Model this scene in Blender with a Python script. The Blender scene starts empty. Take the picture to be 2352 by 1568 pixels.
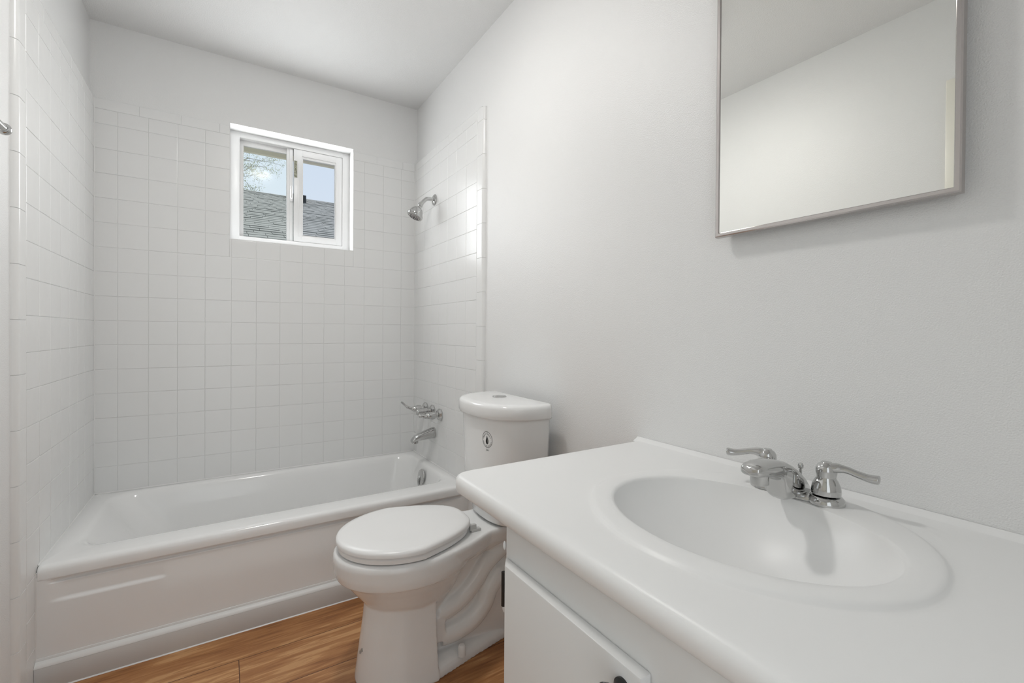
import bpy, bmesh, math, random
from mathutils import Vector, Matrix, noise
random.seed(7)
SC = bpy.context.scene
COL = SC.collection
PI = math.pi
def R(d): return math.radians(d)

# ------------------------------------------------------------------ camera
CAM = Vector((0.4774, -2.6403, 1.085))
YAW, PIT, ROL, FPX = 0.5643, -0.0076, 0.0068, 1044.718
_r = Vector((math.cos(YAW), -math.sin(YAW), 0)); _f = Vector((math.sin(YAW), math.cos(YAW), 0)); _u = Vector((0, 0, 1))
F = _f*math.cos(PIT) + _u*math.sin(PIT); _u2 = _u*math.cos(PIT) - _f*math.sin(PIT)
RT = _r*math.cos(ROL) + _u2*math.sin(ROL); UP = _u2*math.cos(ROL) - _r*math.sin(ROL)
cd = bpy.data.cameras.new('camera'); cam = bpy.data.objects.new('camera', cd); COL.objects.link(cam)
cam.matrix_world = Matrix(((RT.x, UP.x, -F.x, CAM.x), (RT.y, UP.y, -F.y, CAM.y), (RT.z, UP.z, -F.z, CAM.z), (0, 0, 0, 1)))
cd.sensor_width = 36.0; cd.sensor_fit = 'HORIZONTAL'; cd.lens = FPX*36/2352
cd.shift_y = -13.67/2352; cd.clip_start = 0.02; cd.clip_end = 200
SC.camera = cam

# ------------------------------------------------------------------ sky, sun, light, exposure
SC.view_settings.view_transform = 'Standard'; SC.view_settings.look = 'None'
SC.view_settings.gamma = 1.0; SC.view_settings.use_curve_mapping = False
SC.view_settings.exposure = 0.06
WINDOW_W, LAMP_W, FILL_W, SUN = 4.2, 8.2, 4.6, 3.4
w = bpy.data.worlds.new('sky'); SC.world = w; w.use_nodes = True
nt = w.node_tree; N = nt.nodes; L = nt.links
bg = N['Background']; bg.inputs['Strength'].default_value = 1.0
tc = N.new('ShaderNodeTexCoord'); sep = N.new('ShaderNodeSeparateXYZ'); L.new(tc.outputs['Generated'], sep.inputs[0])
ramp = N.new('ShaderNodeValToRGB'); L.new(sep.outputs['Z'], ramp.inputs[0])
ramp.color_ramp.elements[0].position = 0.0; ramp.color_ramp.elements[0].color = (0.80, 0.86, 0.90, 1)
ramp.color_ramp.elements[1].position = 0.75; ramp.color_ramp.elements[1].color = (0.58, 0.72, 0.86, 1)
L.new(ramp.outputs[0], bg.inputs['Color'])

sd = bpy.data.lights.new('sun', 'SUN'); sd.energy = SUN; sd.angle = R(1.0); sd.color = (1, 0.96, 0.9)
so = bpy.data.objects.new('sun', sd); COL.objects.link(so); so.rotation_euler = (R(-24), R(12), R(0)); so.location = (0, 4, 8)
# daylight entering through the window opening
ld = bpy.data.lights.new('window_daylight', 'AREA'); ld.shape = 'RECTANGLE'; ld.size = 0.52; ld.size_y = 0.50; ld.energy = WINDOW_W; ld.color = (0.96, 0.985, 1.0)
lo = bpy.data.objects.new('window_daylight', ld); COL.objects.link(lo); lo.location = (0.79, 0.088, 1.82); lo.rotation_euler = (R(-90), 0, 0)

# added fill light behind the camera, set in an invented doorway
hd_ = bpy.data.lights.new('rear_fill', 'AREA'); hd_.shape = 'RECTANGLE'; hd_.size = 0.70; hd_.size_y = 1.95; hd_.energy = FILL_W; hd_.color = (0.91, 0.965, 1.0)
ho = bpy.data.objects.new('rear_fill', hd_); COL.objects.link(ho); ho.location = (0.45, -2.985, 1.0); ho.rotation_euler = (R(90), 0, 0)

# ------------------------------------------------------------------ materials
MATS = {}
def mat(name, col, rough=0.5, metal=0.0, spec=0.5, coat=0.0):
    m = bpy.data.materials.new(name); m.use_nodes = True
    b = m.node_tree.nodes['Principled BSDF']
    b.inputs['Base Color'].default_value = (*col, 1); b.inputs['Roughness'].default_value = rough
    b.inputs['Metallic'].default_value = metal; b.inputs['Specular IOR Level'].default_value = spec
    b.inputs['Coat Weight'].default_value = coat
    MATS[name] = m; return m
def bump(m, scale, strength, dist, detail=2.0, vec=(1, 1, 1)):
    t = m.node_tree; b = t.nodes['Principled BSDF']
    tc = t.nodes.new('ShaderNodeTexCoord'); mp = t.nodes.new('ShaderNodeMapping'); mp.inputs['Scale'].default_value = vec
    n = t.nodes.new('ShaderNodeTexNoise'); n.inputs['Scale'].default_value = scale; n.inputs['Detail'].default_value = detail
    bp = t.nodes.new('ShaderNodeBump'); bp.inputs['Strength'].default_value = strength; bp.inputs['Distance'].default_value = dist
    t.links.new(tc.outputs['Object'], mp.inputs[0]); t.links.new(mp.outputs[0], n.inputs['Vector'])
    t.links.new(n.outputs[0], bp.inputs['Height']); t.links.new(bp.outputs[0], b.inputs['Normal'])
    return n
paint = mat('wall_paint', (0.85, 0.852, 0.847), 0.36, 0.0, 0.32); bump(paint, 420, 0.5, 0.0018, 1.5)
ceilp = mat('ceiling_paint', (0.865, 0.868, 0.865), 0.55); bump(ceilp, 260, 0.5, 0.003, 1.5)
tilem = mat('reglazed_tile', (0.845, 0.848, 0.842), 0.24); bump(tilem, 14, 0.06, 0.01, 1.0)
tubm = mat('tub_enamel', (0.90, 0.902, 0.897), 0.12)
china = mat('white_china', (0.88, 0.883, 0.878), 0.1)
seatm = mat('white_plastic', (0.90, 0.90, 0.895), 0.25)
marble = mat('cultured_marble', (0.90, 0.902, 0.897), 0.33, 0.0, 0.3); bump(marble, 9, 0.03, 0.01, 1.0)
cabp = mat('cabinet_paint', (0.80, 0.802, 0.795), 0.4); bump(cabp, 60, 0.08, 0.002, 3.0)
trimp = mat('trim_paint', (0.80, 0.80, 0.79), 0.35); bump(trimp, 40, 0.06, 0.002, 3.0)
boardp = mat('board_paint', (0.68, 0.68, 0.67), 0.45); bump(boardp, 40, 0.1, 0.002, 4.0)
vinyl = mat('white_vinyl', (0.84, 0.84, 0.84), 0.3)
creamp = mat('cream_trim_paint', (0.82, 0.80, 0.72), 0.35)
chrome = mat('chrome', (0.56, 0.56, 0.555), 0.07, 1.0)
nickel = mat('brushed_steel', (0.52, 0.49, 0.48), 0.2, 1.0)
mirror = mat('mirror_glass', (0.90, 0.905, 0.875), 0.0, 1.0)
black = mat('black_metal', (0.012, 0.012, 0.012), 0.3)
ink = mat('black_ink', (0.01, 0.01, 0.01), 0.5)
white_lbl = mat('label_white', (0.82, 0.82, 0.82), 0.4)
hinge_grey = mat('hinge_grey', (0.6, 0.6, 0.59), 0.3)
smudge = mat('sticker_residue', (0.42, 0.42, 0.41), 0.6)
beige = mat('beige_board', (0.90, 0.85, 0.70), 0.6); bump(beige, 30, 0.2, 0.003)
soffitm = mat('soffit_white', (0.80, 0.80, 0.80), 0.6)
stucco = mat('stucco', (0.55, 0.52, 0.46), 0.8); bump(stucco, 90, 0.3, 0.005)
ventm = mat('roof_vent_black', (0.02, 0.02, 0.02), 0.5)
bark = mat('bark', (0.26, 0.235, 0.21), 0.9); bump(bark, 40, 0.5, 0.01)
leafm = mat('leaf_green', (0.34, 0.37, 0.20), 0.6)
grassm = mat('ground_soil', (0.46, 0.44, 0.39), 0.9); bump(grassm, 12, 0.4, 0.03)

def floor_mat():
    m = mat('oak_plank', (0.4, 0.2, 0.1), 0.42); t = m.node_tree; nn = t.nodes; ll = t.links; b = nn['Principled BSDF']
    tc = nn.new('ShaderNodeTexCoord')
    br = nn.new('ShaderNodeTexBrick'); br.offset = 0.5; br.inputs['Scale'].default_value = 1.0
    br.inputs['Brick Width'].default_value = 1.22; br.inputs['Row Height'].default_value = 0.191
    br.inputs['Mortar Size'].default_value = 0.0013; br.inputs['Mortar Smooth'].default_value = 0.1; br.inputs['Bias'].default_value = 0.0
    br.inputs['Color1'].default_value = (0.0, 0, 0, 1); br.inputs['Color2'].default_value = (1, 1, 1, 1); br.inputs['Mortar'].default_value = (0.5, 0.5, 0.5, 1)
    mp0 = nn.new('ShaderNodeMapping'); mp0.inputs['Location'].default_value = (-0.52, 0.905 + 0.191*10, 0)
    ll.new(tc.outputs['Object'], mp0.inputs[0]); ll.new(mp0.outputs[0], br.inputs['Vector'])
    # grain: offset per plank
    off = nn.new('ShaderNodeVectorMath'); off.operation = 'MULTIPLY_ADD'; ll.new(br.outputs['Color'], off.inputs[0]); off.inputs[1].default_value = (7, 3, 5)
    ll.new(tc.outputs['Object'], off.inputs[2])
    mp = nn.new('ShaderNodeMapping'); mp.inputs['Scale'].default_value = (2.4, 34, 1); ll.new(off.outputs[0], mp.inputs[0])
    n1 = nn.new('ShaderNodeTexNoise'); n1.inputs['Scale'].default_value = 2.2; n1.inputs['Detail'].default_value = 10; n1.inputs['Roughness'].default_value = 0.62; n1.inputs['Distortion'].default_value = 0.5
    ll.new(mp.outputs[0], n1.inputs['Vector'])
    mp2 = nn.new('ShaderNodeMapping'); mp2.inputs['Scale'].default_value = (1.2, 7, 1); ll.new(off.outputs[0], mp2.inputs[0])
    n2 = nn.new('ShaderNodeTexNoise'); n2.inputs['Scale'].default_value = 1.7; n2.inputs['Detail'].default_value = 3; n2.inputs['Distortion'].default_value = 1.2
    ll.new(mp2.outputs[0], n2.inputs['Vector'])
    ms = nn.new('ShaderNodeMath'); ms.operation = 'MULTIPLY_ADD'; ll.new(n2.outputs[0], ms.inputs[0]); ms.inputs[1].default_value = 0.75; ll.new(n1.outputs[0], ms.inputs[2])
    rp = nn.new('ShaderNodeValToRGB'); ll.new(ms.outputs[0], rp.inputs[0]); e = rp.color_ramp.elements
    e[0].position = 0.52; e[0].color = (0.165, 0.055, 0.020, 1); e[1].position = 1.2; e[1].color = (0.64, 0.36, 0.165, 1)
    k = e.new(0.78); k.color = (0.405, 0.180, 0.064, 1); k = e.new(0.95); k.color = (0.52, 0.262, 0.105, 1)
    hs = nn.new('ShaderNodeMix'); hs.data_type = 'RGBA'; hs.blend_type = 'MULTIPLY'; hs.inputs['Factor'].default_value = 1.0
    rr = nn.new('ShaderNodeValToRGB'); ll.new(br.outputs['Color'], rr.inputs[0]); rr.color_ramp.elements[0].color = (0.82, 0.74, 0.68, 1); rr.color_ramp.elements[1].color = (1.08, 1.1, 1.1, 1)
    ll.new(rp.outputs[0], hs.inputs[6]); ll.new(rr.outputs[0], hs.inputs[7])
    dk = nn.new('ShaderNodeMix'); dk.data_type = 'RGBA'; ll.new(br.outputs['Fac'], dk.inputs['Factor']); ll.new(hs.outputs[2], dk.inputs[6]); dk.inputs[7].default_value = (0.10, 0.035, 0.015, 1)
    ll.new(dk.outputs[2], b.inputs['Base Color'])
    bp = nn.new('ShaderNodeBump'); bp.inputs['Strength'].default_value = 0.25; bp.inputs['Distance'].default_value = 0.001
    ll.new(n1.outputs[0], bp.inputs['Height']); ll.new(bp.outputs[0], b.inputs['Normal'])
    return m
oak = floor_mat()

def shingle_mat():
    m = mat('asphalt_shingle', (0.2, 0.2, 0.19), 0.9); t = m.node_tree; nn = t.nodes; ll = t.links; b = nn['Principled BSDF']
    tc = nn.new('ShaderNodeTexCoord'); n = nn.new('ShaderNodeTexNoise'); n.inputs['Scale'].default_value = 3.5; n.inputs['Detail'].default_value = 8; n.inputs['Roughness'].default_value = 0.75
    mp = nn.new('ShaderNodeMapping'); mp.inputs['Scale'].default_value = (1, 5, 5); ll.new(tc.outputs['Object'], mp.inputs[0]); ll.new(mp.outputs[0], n.inputs['Vector'])
    rp = nn.new('ShaderNodeValToRGB'); ll.new(n.outputs[0], rp.inputs[0]); e = rp.color_ramp.elements
    e[0].position = 0.3; e[0].color = (0.17, 0.17, 0.158, 1); e[1].position = 0.7; e[1].color = (0.37, 0.37, 0.345, 1)
    ll.new(rp.outputs[0], b.inputs['Base Color']); return m
shingle = shingle_mat()
def sticker_mat():
    m = mat('olive_sticker', (0.3, 0.3, 0.2), 0.5); t = m.node_tree; nn = t.nodes; ll = t.links; b = nn['Principled BSDF']
    tc = nn.new('ShaderNodeTexCoord'); n = nn.new('ShaderNodeTexNoise'); n.inputs['Scale'].default_value = 260; n.inputs['Detail'].default_value = 2
    rp = nn.new('ShaderNodeValToRGB'); rp.color_ramp.interpolation = 'CONSTANT'; e = rp.color_ramp.elements
    e[0].color = (0.07, 0.07, 0.05, 1); e[1].position = 0.44; e[1].color = (0.37, 0.37, 0.28, 1)
    ll.new(tc.outputs['Object'], n.inputs['Vector']); ll.new(n.outputs[0], rp.inputs[0]); ll.new(rp.outputs[0], b.inputs['Base Color']); return m
stickerm = sticker_mat()
def glass_mat(name, tint):
    m = bpy.data.materials.new(name); m.use_nodes = True; t = m.node_tree; nn = t.nodes; ll = t.links
    nn.remove(nn['Principled BSDF']); tr = nn.new('ShaderNodeBsdfTransparent'); tr.inputs[0].default_value = (*tint, 1)
    gl = nn.new('ShaderNodeBsdfGlossy'); gl.inputs["Roughness"].default_value = 0.1; mxs = nn.new('ShaderNodeMixShader'); mxs.inputs[0].default_value = 0.003
    ll.new(tr.outputs[0], mxs.inputs[1]); ll.new(gl.outputs[0], mxs.inputs[2]); ll.new(mxs.outputs[0], nn['Material Output'].inputs[0]); return m
glass = glass_mat('window_glass', (0.97, 0.985, 0.985)); screen_glass = glass_mat('screened_glass', (0.935, 0.945, 0.975))
def emis(name, col, s):
    m = bpy.data.materials.new(name); m.use_nodes = True; b = m.node_tree.nodes['Principled BSDF']
    b.inputs['Base Color'].default_value = (0.8, 0.8, 0.8, 1); b.inputs['Emission Color'].default_value = (*col, 1); b.inputs['Emission Strength'].default_value = s; return m

# ------------------------------------------------------------------ helpers
class MB:
    def __init__(s): s.b = bmesh.new()
    def face(s, vs):
        try: return s.b.faces.new(vs)
        except ValueError: return None
    def box(s, x0, x1, y0, y1, z0, z1, bev=0.0, seg=2):
        t = bmesh.new()
        bmesh.ops.create_cube(t, size=1, matrix=Matrix.Translation(((x0+x1)/2, (y0+y1)/2, (z0+z1)/2)) @ Matrix.Diagonal((abs(x1-x0), abs(y1-y0), abs(z1-z0), 1)))
        if bev: bmesh.ops.bevel(t, geom=t.edges[:], offset=bev, segments=seg, profile=0.5, affect='EDGES')
        s.merge(t); return s
    def merge(s, t, M=None):
        mp = {}
        for v in t.verts: mp[v] = s.b.verts.new(M @ v.co if M else v.co)
        for f in t.faces: s.face([mp[v] for v in f.verts])
        t.free()
    def loft(s, rings, cap0=True, cap1=True, closed=True):
        vr = [[s.b.verts.new(p) for p in r] for r in rings]
        n = len(vr[0])
        for a, c in zip(vr[:-1], vr[1:]):
            for i in range(n if closed else n-1):
                j = (i+1) % n; s.face([a[i], a[j], c[j], c[i]])
        if cap0: s.face(list(reversed(vr[0])))
        if cap1: s.face(vr[-1])
        return s
    def lathe(s, prof, origin, axis=(0, 0, 1), n=32, cap0=True, cap1=True, phase=0.0):
        ax = Vector(axis).normalized(); q = Vector((0, 0, 1)).rotation_difference(ax); o = Vector(origin)
        rings = [[o + q @ Vector((max(r, 1e-5)*math.cos(phase+2*PI*i/n), max(r, 1e-5)*math.sin(phase+2*PI*i/n), h)) for i in range(n)] for r, h in prof]
        return s.loft(rings, cap0, cap1)
    def tube(s, path, rad, n=16, sq=None):
        P = [Vector(p) for p in path]; rings = []; up = None
        for i, p in enumerate(P):
            d = (P[min(i+1, len(P)-1)] - P[max(i-1, 0)]).normalized()
            if up is None: up = d.orthogonal().normalized()
            up = (up - d*up.dot(d)).normalized(); side = d.cross(up)
            r = rad[i] if hasattr(rad, '__len__') else rad
            a, c = (r if hasattr(r, '__len__') else (r, r))
            rings.append([p + up*a*math.cos(2*PI*k/n) + side*c*math.sin(2*PI*k/n) for k in range(n)])
        return s.loft(rings)
    def ell(s, c, r, seg=24):
        t = bmesh.new(); bmesh.ops.create_uvsphere(t, u_segments=seg, v_segments=seg//2, radius=1, matrix=Matrix.Translation(c) @ Matrix.Diagonal((*r, 1)))
        s.merge(t); return s
    def extr(s, prof, axis, a0, a1, close=True):
        """closed 2-D outline extruded along an axis; prof holds the other two coordinates in x,y,z order"""
        def P(a, q):
            return {'x': (a, q[0], q[1]), 'y': (q[0], a, q[1]), 'z': (q[0], q[1], a)}[axis]
        return s.loft([[P(a0, q) for q in prof], [P(a1, q) for q in prof]])
    def build(s, name, m, parent=None, ang=35, smooth=True):
        bmesh.ops.recalc_face_normals(s.b, faces=s.b.faces[:])
        me = bpy.data.meshes.new(name); s.b.to_mesh(me); s.b.free(); return link(name, me, m, parent, ang, smooth)
def link(name, me, m, parent=None, ang=35, smooth=True):
    o = bpy.data.objects.new(name, me); COL.objects.link(o)
    if m: me.materials.append(m)
    if smooth:
        for p in me.polygons: p.use_smooth = True
        me.set_sharp_from_angle(angle=R(ang))
    if parent:
        o.parent = parent; o.matrix_parent_inverse = Matrix.Translation(-parent_loc(parent))
    return o
def parent_loc(p):
    v = Vector(p.location)
    return v
def thing(name, label, cat, loc):
    o = bpy.data.objects.new(name, None); COL.objects.link(o); o.location = loc; o.empty_display_size = 0.1
    o['label'] = label; o['category'] = cat; return o
def tag(o, label, cat): o['label'] = label; o['category'] = cat; return o
def struct(o): o['kind'] = 'structure'; return o
def smooth_path(pts, n=8):
    P = [Vector(p) for p in pts]; out = []
    for i in range(len(P)-1):
        p0 = P[max(i-1, 0)]; p1 = P[i]; p2 = P[i+1]; p3 = P[min(i+2, len(P)-1)]
        for k in range(n):
            t = k/n; out.append(0.5*((2*p1) + (p2-p0)*t + (2*p0-5*p1+4*p2-p3)*t*t + (3*p1-p0-3*p2+p3)*t**3))
    out.append(P[-1]); return out
def lerp(a, b, t): return a + (b-a)*t
def sst(a, b, x):
    t = min(1, max(0, (x-a)/(b-a))); return t*t*(3-2*t)

# ------------------------------------------------------------------ room shell
W = 1.4478; PR = 0.016; XL, XR = -PR, W+PR; H = 2.424; YB = 0.006; YF = -2.95
WX0, WX1, WZ0, WZ1 = 0.501, 1.088, 1.537, 2.106     # window opening
struct(MB().box(-.6, 1.6, -4.2, YB+.16, -.12, 0).build('floor', oak, smooth=False))
struct(MB().box(-.6, 1.6, -4.2, YB+.16, H, H+.12).build('ceiling', ceilp, smooth=False))
b = MB()
b.box(XL-.1, WX0, YB, .16, 0, H).box(WX1, XR+.1, YB, .16, 0, H).box(WX0, WX1, YB, .16, 0, WZ0).box(WX0, WX1, YB, .16, WZ1, H)
wall_back = struct(b.build('wall_back', paint, smooth=False))
DY0, DY1, DZ = -2.83, -2.133, 1.983
wall_left = struct(MB().box(XL-.1, XL, DY1, YB, 0, H).box(XL-.1, XL, YF, DY0, 0, H).box(XL-.1, XL, DY0, DY1, DZ, H).build('wall_left', paint, smooth=False))
wall_right = struct(MB().box(XR, XR+.1, YF, YB, 0, H).build('wall_right', paint, smooth=False))
HX0, HX1, HZ = .08, .82, 2.02  # doorway opening, added to this wall for the fill light
struct(MB().box(XL-.1, HX0, YF-.1, YF, 0, H).box(HX1, XR+.1, YF-.1, YF, 0, H).box(HX0, HX1, YF-.1, YF, HZ, H).build('wall_front', paint, smooth=False))
struct(MB().box(-.6, 1.6, -4.2, -4.1, 0, H).box(-.6, -.5, -4.1, YF-.1, 0, H).box(1.5, 1.6, -4.1, YF-.1, 0, H).build('wall_added_hall', paint, smooth=False))  # unseen hall shell, added to keep sky light out of the doorway
struct(MB().box(XR-.012, XR, -1.955, -.93, 0, .085, .003).build('baseboard_right', trimp))
d1 = struct(MB().box(XL-.065, XL-.03, DY0+.004, DY1-.004, .008, DZ-.004, .002).build('door_1', creamp))
b = MB(); cw = .10
b.box(XL, XL+.014, DY1, DY1+cw, 0, DZ+cw, .004).box(XL, XL+.014, DY0-cw, DY0, 0, DZ+cw, .004).box(XL, XL+.0135, DY0, DY1, DZ, DZ+cw, .004)
b.build('door_casing', creamp, d1)
b = MB(); b.lathe([(.026, 0), (.026, .006), (.012, .012), (.011, .035), (.024, .045), (.027, .058), (.018, .068), (0, .07)], (XL-.03, DY0+.07, .93), (1, 0, 0)); b.build('door_knob', chrome, d1)

# tiles --------------------------------------------------------------
TP = 0.10725; G = 0.0010; DEP = 0.0018
def tile_grid(rects, mapf):
    b = MB()
    for (a0, a1, c0, c1) in rects:
        if a1-a0 < .006 or c1-c0 < .006: continue
        j = random.uniform(-.00025, .00025)
        o = [mapf(a0, c0, -DEP), mapf(a1, c0, -DEP), mapf(a1, c1, -DEP), mapf(a0, c1, -DEP)]
        g = G; i1 = [mapf(a0+g, c0+g, -.0003+j), mapf(a1-g, c0+g, -.0003+j), mapf(a1-g, c1-g, -.0003+j), mapf(a0+g, c1-g, -.0003+j)]
        g = G*2.6; i2 = [mapf(a0+g, c0+g, j), mapf(a1-g, c0+g, j), mapf(a1-g, c1-g, j), mapf(a0+g, c1-g, j)]
        b.loft([o, i1, i2], cap0=False)
    return b
zrow = [1.1232 + k*TP for k in range(-7, 9)]; zrow = [z for z in zrow if z > .375]
zrow = [.345] + zrow
ztop = 2.090; zcap = 2.045
xcol = [0.0] + [0.078 + i*TP for i in range(13)] + [W]
def clip(r, hole):
    a0, a1, c0, c1 = r; h0, h1, k0, k1 = hole
    if a1 <= h0 or a0 >= h1 or c1 <= k0 or c0 >= k1: return [r]
    out = []
    if a0 < h0: out.append((a0, h0, c0, c1))
    if a1 > h1: out.append((h1, a1, c0, c1))
    m0, m1 = max(a0, h0), min(a1, h1)
    if c0 < k0: out.append((m0, m1, c0, k0))
    if c1 > k1: out.append((m0, m1, k1, c1))
    return out
rects = []
zz = zrow + [zcap]
for z0, z1 in zip(zz[:-1], zz[1:]):
    for x0, x1 in zip(xcol[:-1], xcol[1:]): rects.append((x0, x1, z0, z1))
x = 0.0
while x < W-.01:
    rects.append((x, min(x+.1525, W), zcap, ztop)); x += .1525
hole = (WX0-.002, WX1+.002, WZ0-.004, 3)
rects = [q for r in rects for q in clip(r, hole)]
tb = tile_grid(rects, lambda a, c, h: Vector((a, -h, c)))
# cut edges of the tile around the window and along the top
tb.box(0, WX0-.002, .0005, YB, ztop-.003, ztop).box(WX1+.002, W, .0005, YB, ztop-.003, ztop)
tb.box(WX0-.0025, WX0, .0006, YB, WZ0-.004, ztop).box(WX1, WX1+.0025, .0006, YB, WZ0-.004, ztop).box(WX0, WX1, .0006, YB, WZ0-.0045, WZ0-.0005)
wt = tb.build('tile_panel', tilem, wall_back, smooth=False)
YE = -0.800; YN = -.845     # last tile joint, start of the rounded edge
def side_tiles(x, sg, wall):
    rects = []
    ys = [YE + j*TP for j in range(8)] + [0.0]
    for z0, z1 in zip(zz[:-1], zz[1:]):
        for y0, y1 in zip(ys[:-1], ys[1:]): rects.append((y0, y1, z0, z1))
    y = YE
    while y < -.01:
        rects.append((y, min(y+.1525, 0), zcap, ztop)); y += .1525
    tbm = tile_grid(rects, lambda a, c, h: Vector((x + sg*h, a, c)))
    # rounded top ledge back to the painted wall
    n = 6; ring = [(x - sg*DEP, ztop-.001)] + [(x - sg*PR*(1-math.cos(i/n*PI/2)), ztop + .004*math.sin(i/n*PI/2)) for i in range(n+1)]
    for (p, q) in zip(ring[:-1], ring[1:]):
        vs = [tbm.b.verts.new(v) for v in ((p[0], YN, p[1]), (p[0], YB, p[1]), (q[0], YB, q[1]), (q[0], YN, q[1]))]; tbm.face(vs)
    o = tbm.build('tile_panel', tilem, wall, smooth=False)
    MB_c = MB(); MB_c.extr([(x - sg*.001, .001), (x + sg*.0035, -.0002), (x + sg*.0002, -.0035)], 'z', .36, ztop); MB_c.build('corner_caulk', trimp, o, ang=10)
    # bullnose column: flat strip then a quarter round turning into the wall, cut in pieces 154 mm tall
    e = MB(); z = 1.110 - 8*.1535
    while z < ztop:
        z0, z1 = max(z, 0.0), min(z+.1535, ztop)
        if z1 - z0 > .01:
            prof = [(YE-.0005, -DEP), (YE-.002, 0)] + [(YN + .003, 0.0)]
            for i in range(1, 9):
                t = i/8*PI/2; prof.append((YN - PR*1.0*math.sin(t), -PR*(1-math.cos(t))))
            if sg > 0: pass
            g = .0011
            rings = []
            for zz2, dd in ((z0, DEP), (z0+g, .0002), (z1-g, .0002), (z1, DEP)):
                rings.append([Vector((x + sg*(h-dd), yy + (dd if yy < YN else 0), zz2)) for yy, h in prof])
            e.loft(rings, False, False, closed=False)
        z += .1535
    # the lower end below the tub rim, in front of the apron
    e.box(min(x, x-sg*PR), max(x, x-sg*PR)-.0003 if sg > 0 else max(x, x-sg*PR), YE, -.735, 0, .35) if False else None
    e.build('bullnose_edge', tilem, o, ang=24)
    return o
side_tiles(0.0, 1, wall_left); side_tiles(W, -1, wall_right)
# tile backing below the rim in front of the apron (the bullnose return meets the tub here)
for sg, x, wl in ((1, 0.0, wall_left), (-1, W, wall_right)):
    r = []
    z = 0.0
    for z0, z1 in ((0, .13), (.13, .237), (.237, .346)): r.append((YE, -.728, z0, z1))
    tile_grid(r, lambda a, c, h: Vector((x + sg*h, a, c))).build('tile_panel', tilem, wl, smooth=False)

# ------------------------------------------------------------------ window
FY = 0.095
b = MB()
b.box(.501, .544, FY, .155, 1.537, 2.106, .002).box(1.05, 1.088, FY, .155, 1.537, 2.106, .002)
b.box(.540, 1.054, FY+.0003, .1545, 2.077, 2.106, .002).box(.540, 1.054, FY+.0003, .1545, 1.537, 1.572, .002)
win = struct(b.build('window_1', vinyl))
b = MB()   # fixed sash on the left, set deeper
b.box(.543, .562, .128, .145, 1.571, 2.078, .002).box(.543, .80, .1283, .1447, 2.050, 2.078, .002).box(.543, .80, .1283, .1447, 1.571, 1.577, .002).box(.764, .793, .112, .1453, 1.571, 2.078, .003)
b.box(.778, .793, .104, .113, 1.571, 2.070, .0015)
b.build('fixed_sash', vinyl, win)
struct_p = MB().box(.561, .765, .136, .139, 1.576, 2.051).build('glass_pane', glass, win, smooth=False)
b = MB(); y0, y1 = .099, .122
b.box(.797, .839, y0, y1, 1.573, 2.0765, .003).box(1.015, 1.0495, y0, y1, 1.573, 2.0765, .003).box(.836, 1.018, y0+.0004, y1-.0004, 2.042, 2.0765, .003).box(.836, 1.018, y0+.0004, y1-.0004, 1.573, 1.607, .003)
b.box(.821, .826, y0-.003, y0+.002, 1.60, 2.00, .001)
sash = b.build('sliding_sash', vinyl, win)
b = MB()   # glazing bead
b.box(.838, .844, .104, .12, 1.606, 2.042).box(1.010, 1.016, .104, .12, 1.606, 2.042).box(.838, 1.016, .1042, .1198, 2.030, 2.0425).box(.838, 1.016, .1042, .1198, 1.606, 1.611)
b.build('glazing_bead', vinyl, sash, smooth=False)
MB().box(.843, 1.011, .110, .113, 1.610, 2.031).build('glass_pane', screen_glass, sash, smooth=False)
b = MB(); b.box(.776, .792, .088, .112, 1.785, 1.852, .004).box(.780, .789, .079, .092, 1.80, 1.868, .003); b.build('latch', vinyl, win)
MB().box(.7985, .8135, y0-.0012, y0+.001, 1.921, 2.012).build('sticker', stickerm, sash, smooth=False)['label'] = 'olive sticker'

# eave of this house over the window
ev = struct(MB().box(-3, 4.5, .16, .485, 2.172, 2.20).build('trim_1', soffitm, smooth=False))
MB().box(-3, 4.5, .485, .51, 2.143, 2.33, .003).build('fascia_board', beige, ev)

# ------------------------------------------------------------------ bathtub
ZR = 0.366; TF = -0.730
def rrect(x0, x1, y0, y1, r, z, nc=10, ns=14):
    pts = []
    cs = [(x1-r, y1-r, 0), (x0+r, y1-r, PI/2), (x0+r, y0+r, PI), (x1-r, y0+r, 3*PI/2)]
    for k, (cx, cy, a0) in enumerate(cs):
        for i in range(nc+1): a = a0 + PI/2*i/nc; pts.append(Vector((cx + r*math.cos(a), cy + r*math.sin(a), z)))
        nx, ny, na = cs[(k+1) % 4]; p = pts[-1]; q = Vector((nx + r*math.cos(na), ny + r*math.sin(na), z))
        for i in range(1, ns): pts.append(p.lerp(q, i/ns))
    return pts
tub = thing('bathtub', 'white enamel bathtub built into the tiled alcove under the window', 'bathtub', (W/2, -.365, 0))
e1 = .0015
def tring(l, rr, f, bk, r, z): return rrect(l, W-rr, TF+f, -bk, r, z)
rings = [tring(e1, e1, .014, e1, .004, .3235), tring(e1, e1, .0012, e1, .004, .3245), tring(e1, e1, .0002, e1, .004, .326), tring(e1, e1, .0, e1, .004, .329), tring(e1, e1, .0, e1, .006, .349), tring(e1, e1, .0022, e1, .008, .3565), tring(e1, e1, .007, e1, .011, .3622), tring(e1+.001, e1+.001, .014, .003, .014, .3652), tring(e1+.002, e1+.002, .026, .004, .018, ZR),
         tring(.055, .040, .105, .040, .075, ZR-.001), tring(.064, .046, .118, .046, .085, ZR-.004), tring(.074, .052, .130, .053, .095, ZR-.014), tring(.085, .056, .138, .060, .10, ZR-.035),
         tring(.13, .068, .150, .075, .11, .27), tring(.20, .085, .165, .095, .12, .16), tring(.25, .10, .18, .11, .13, .10), tring(.29, .125, .205, .135, .12, .075), tring(.36, .20, .28, .21, .09, .065)]
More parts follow.
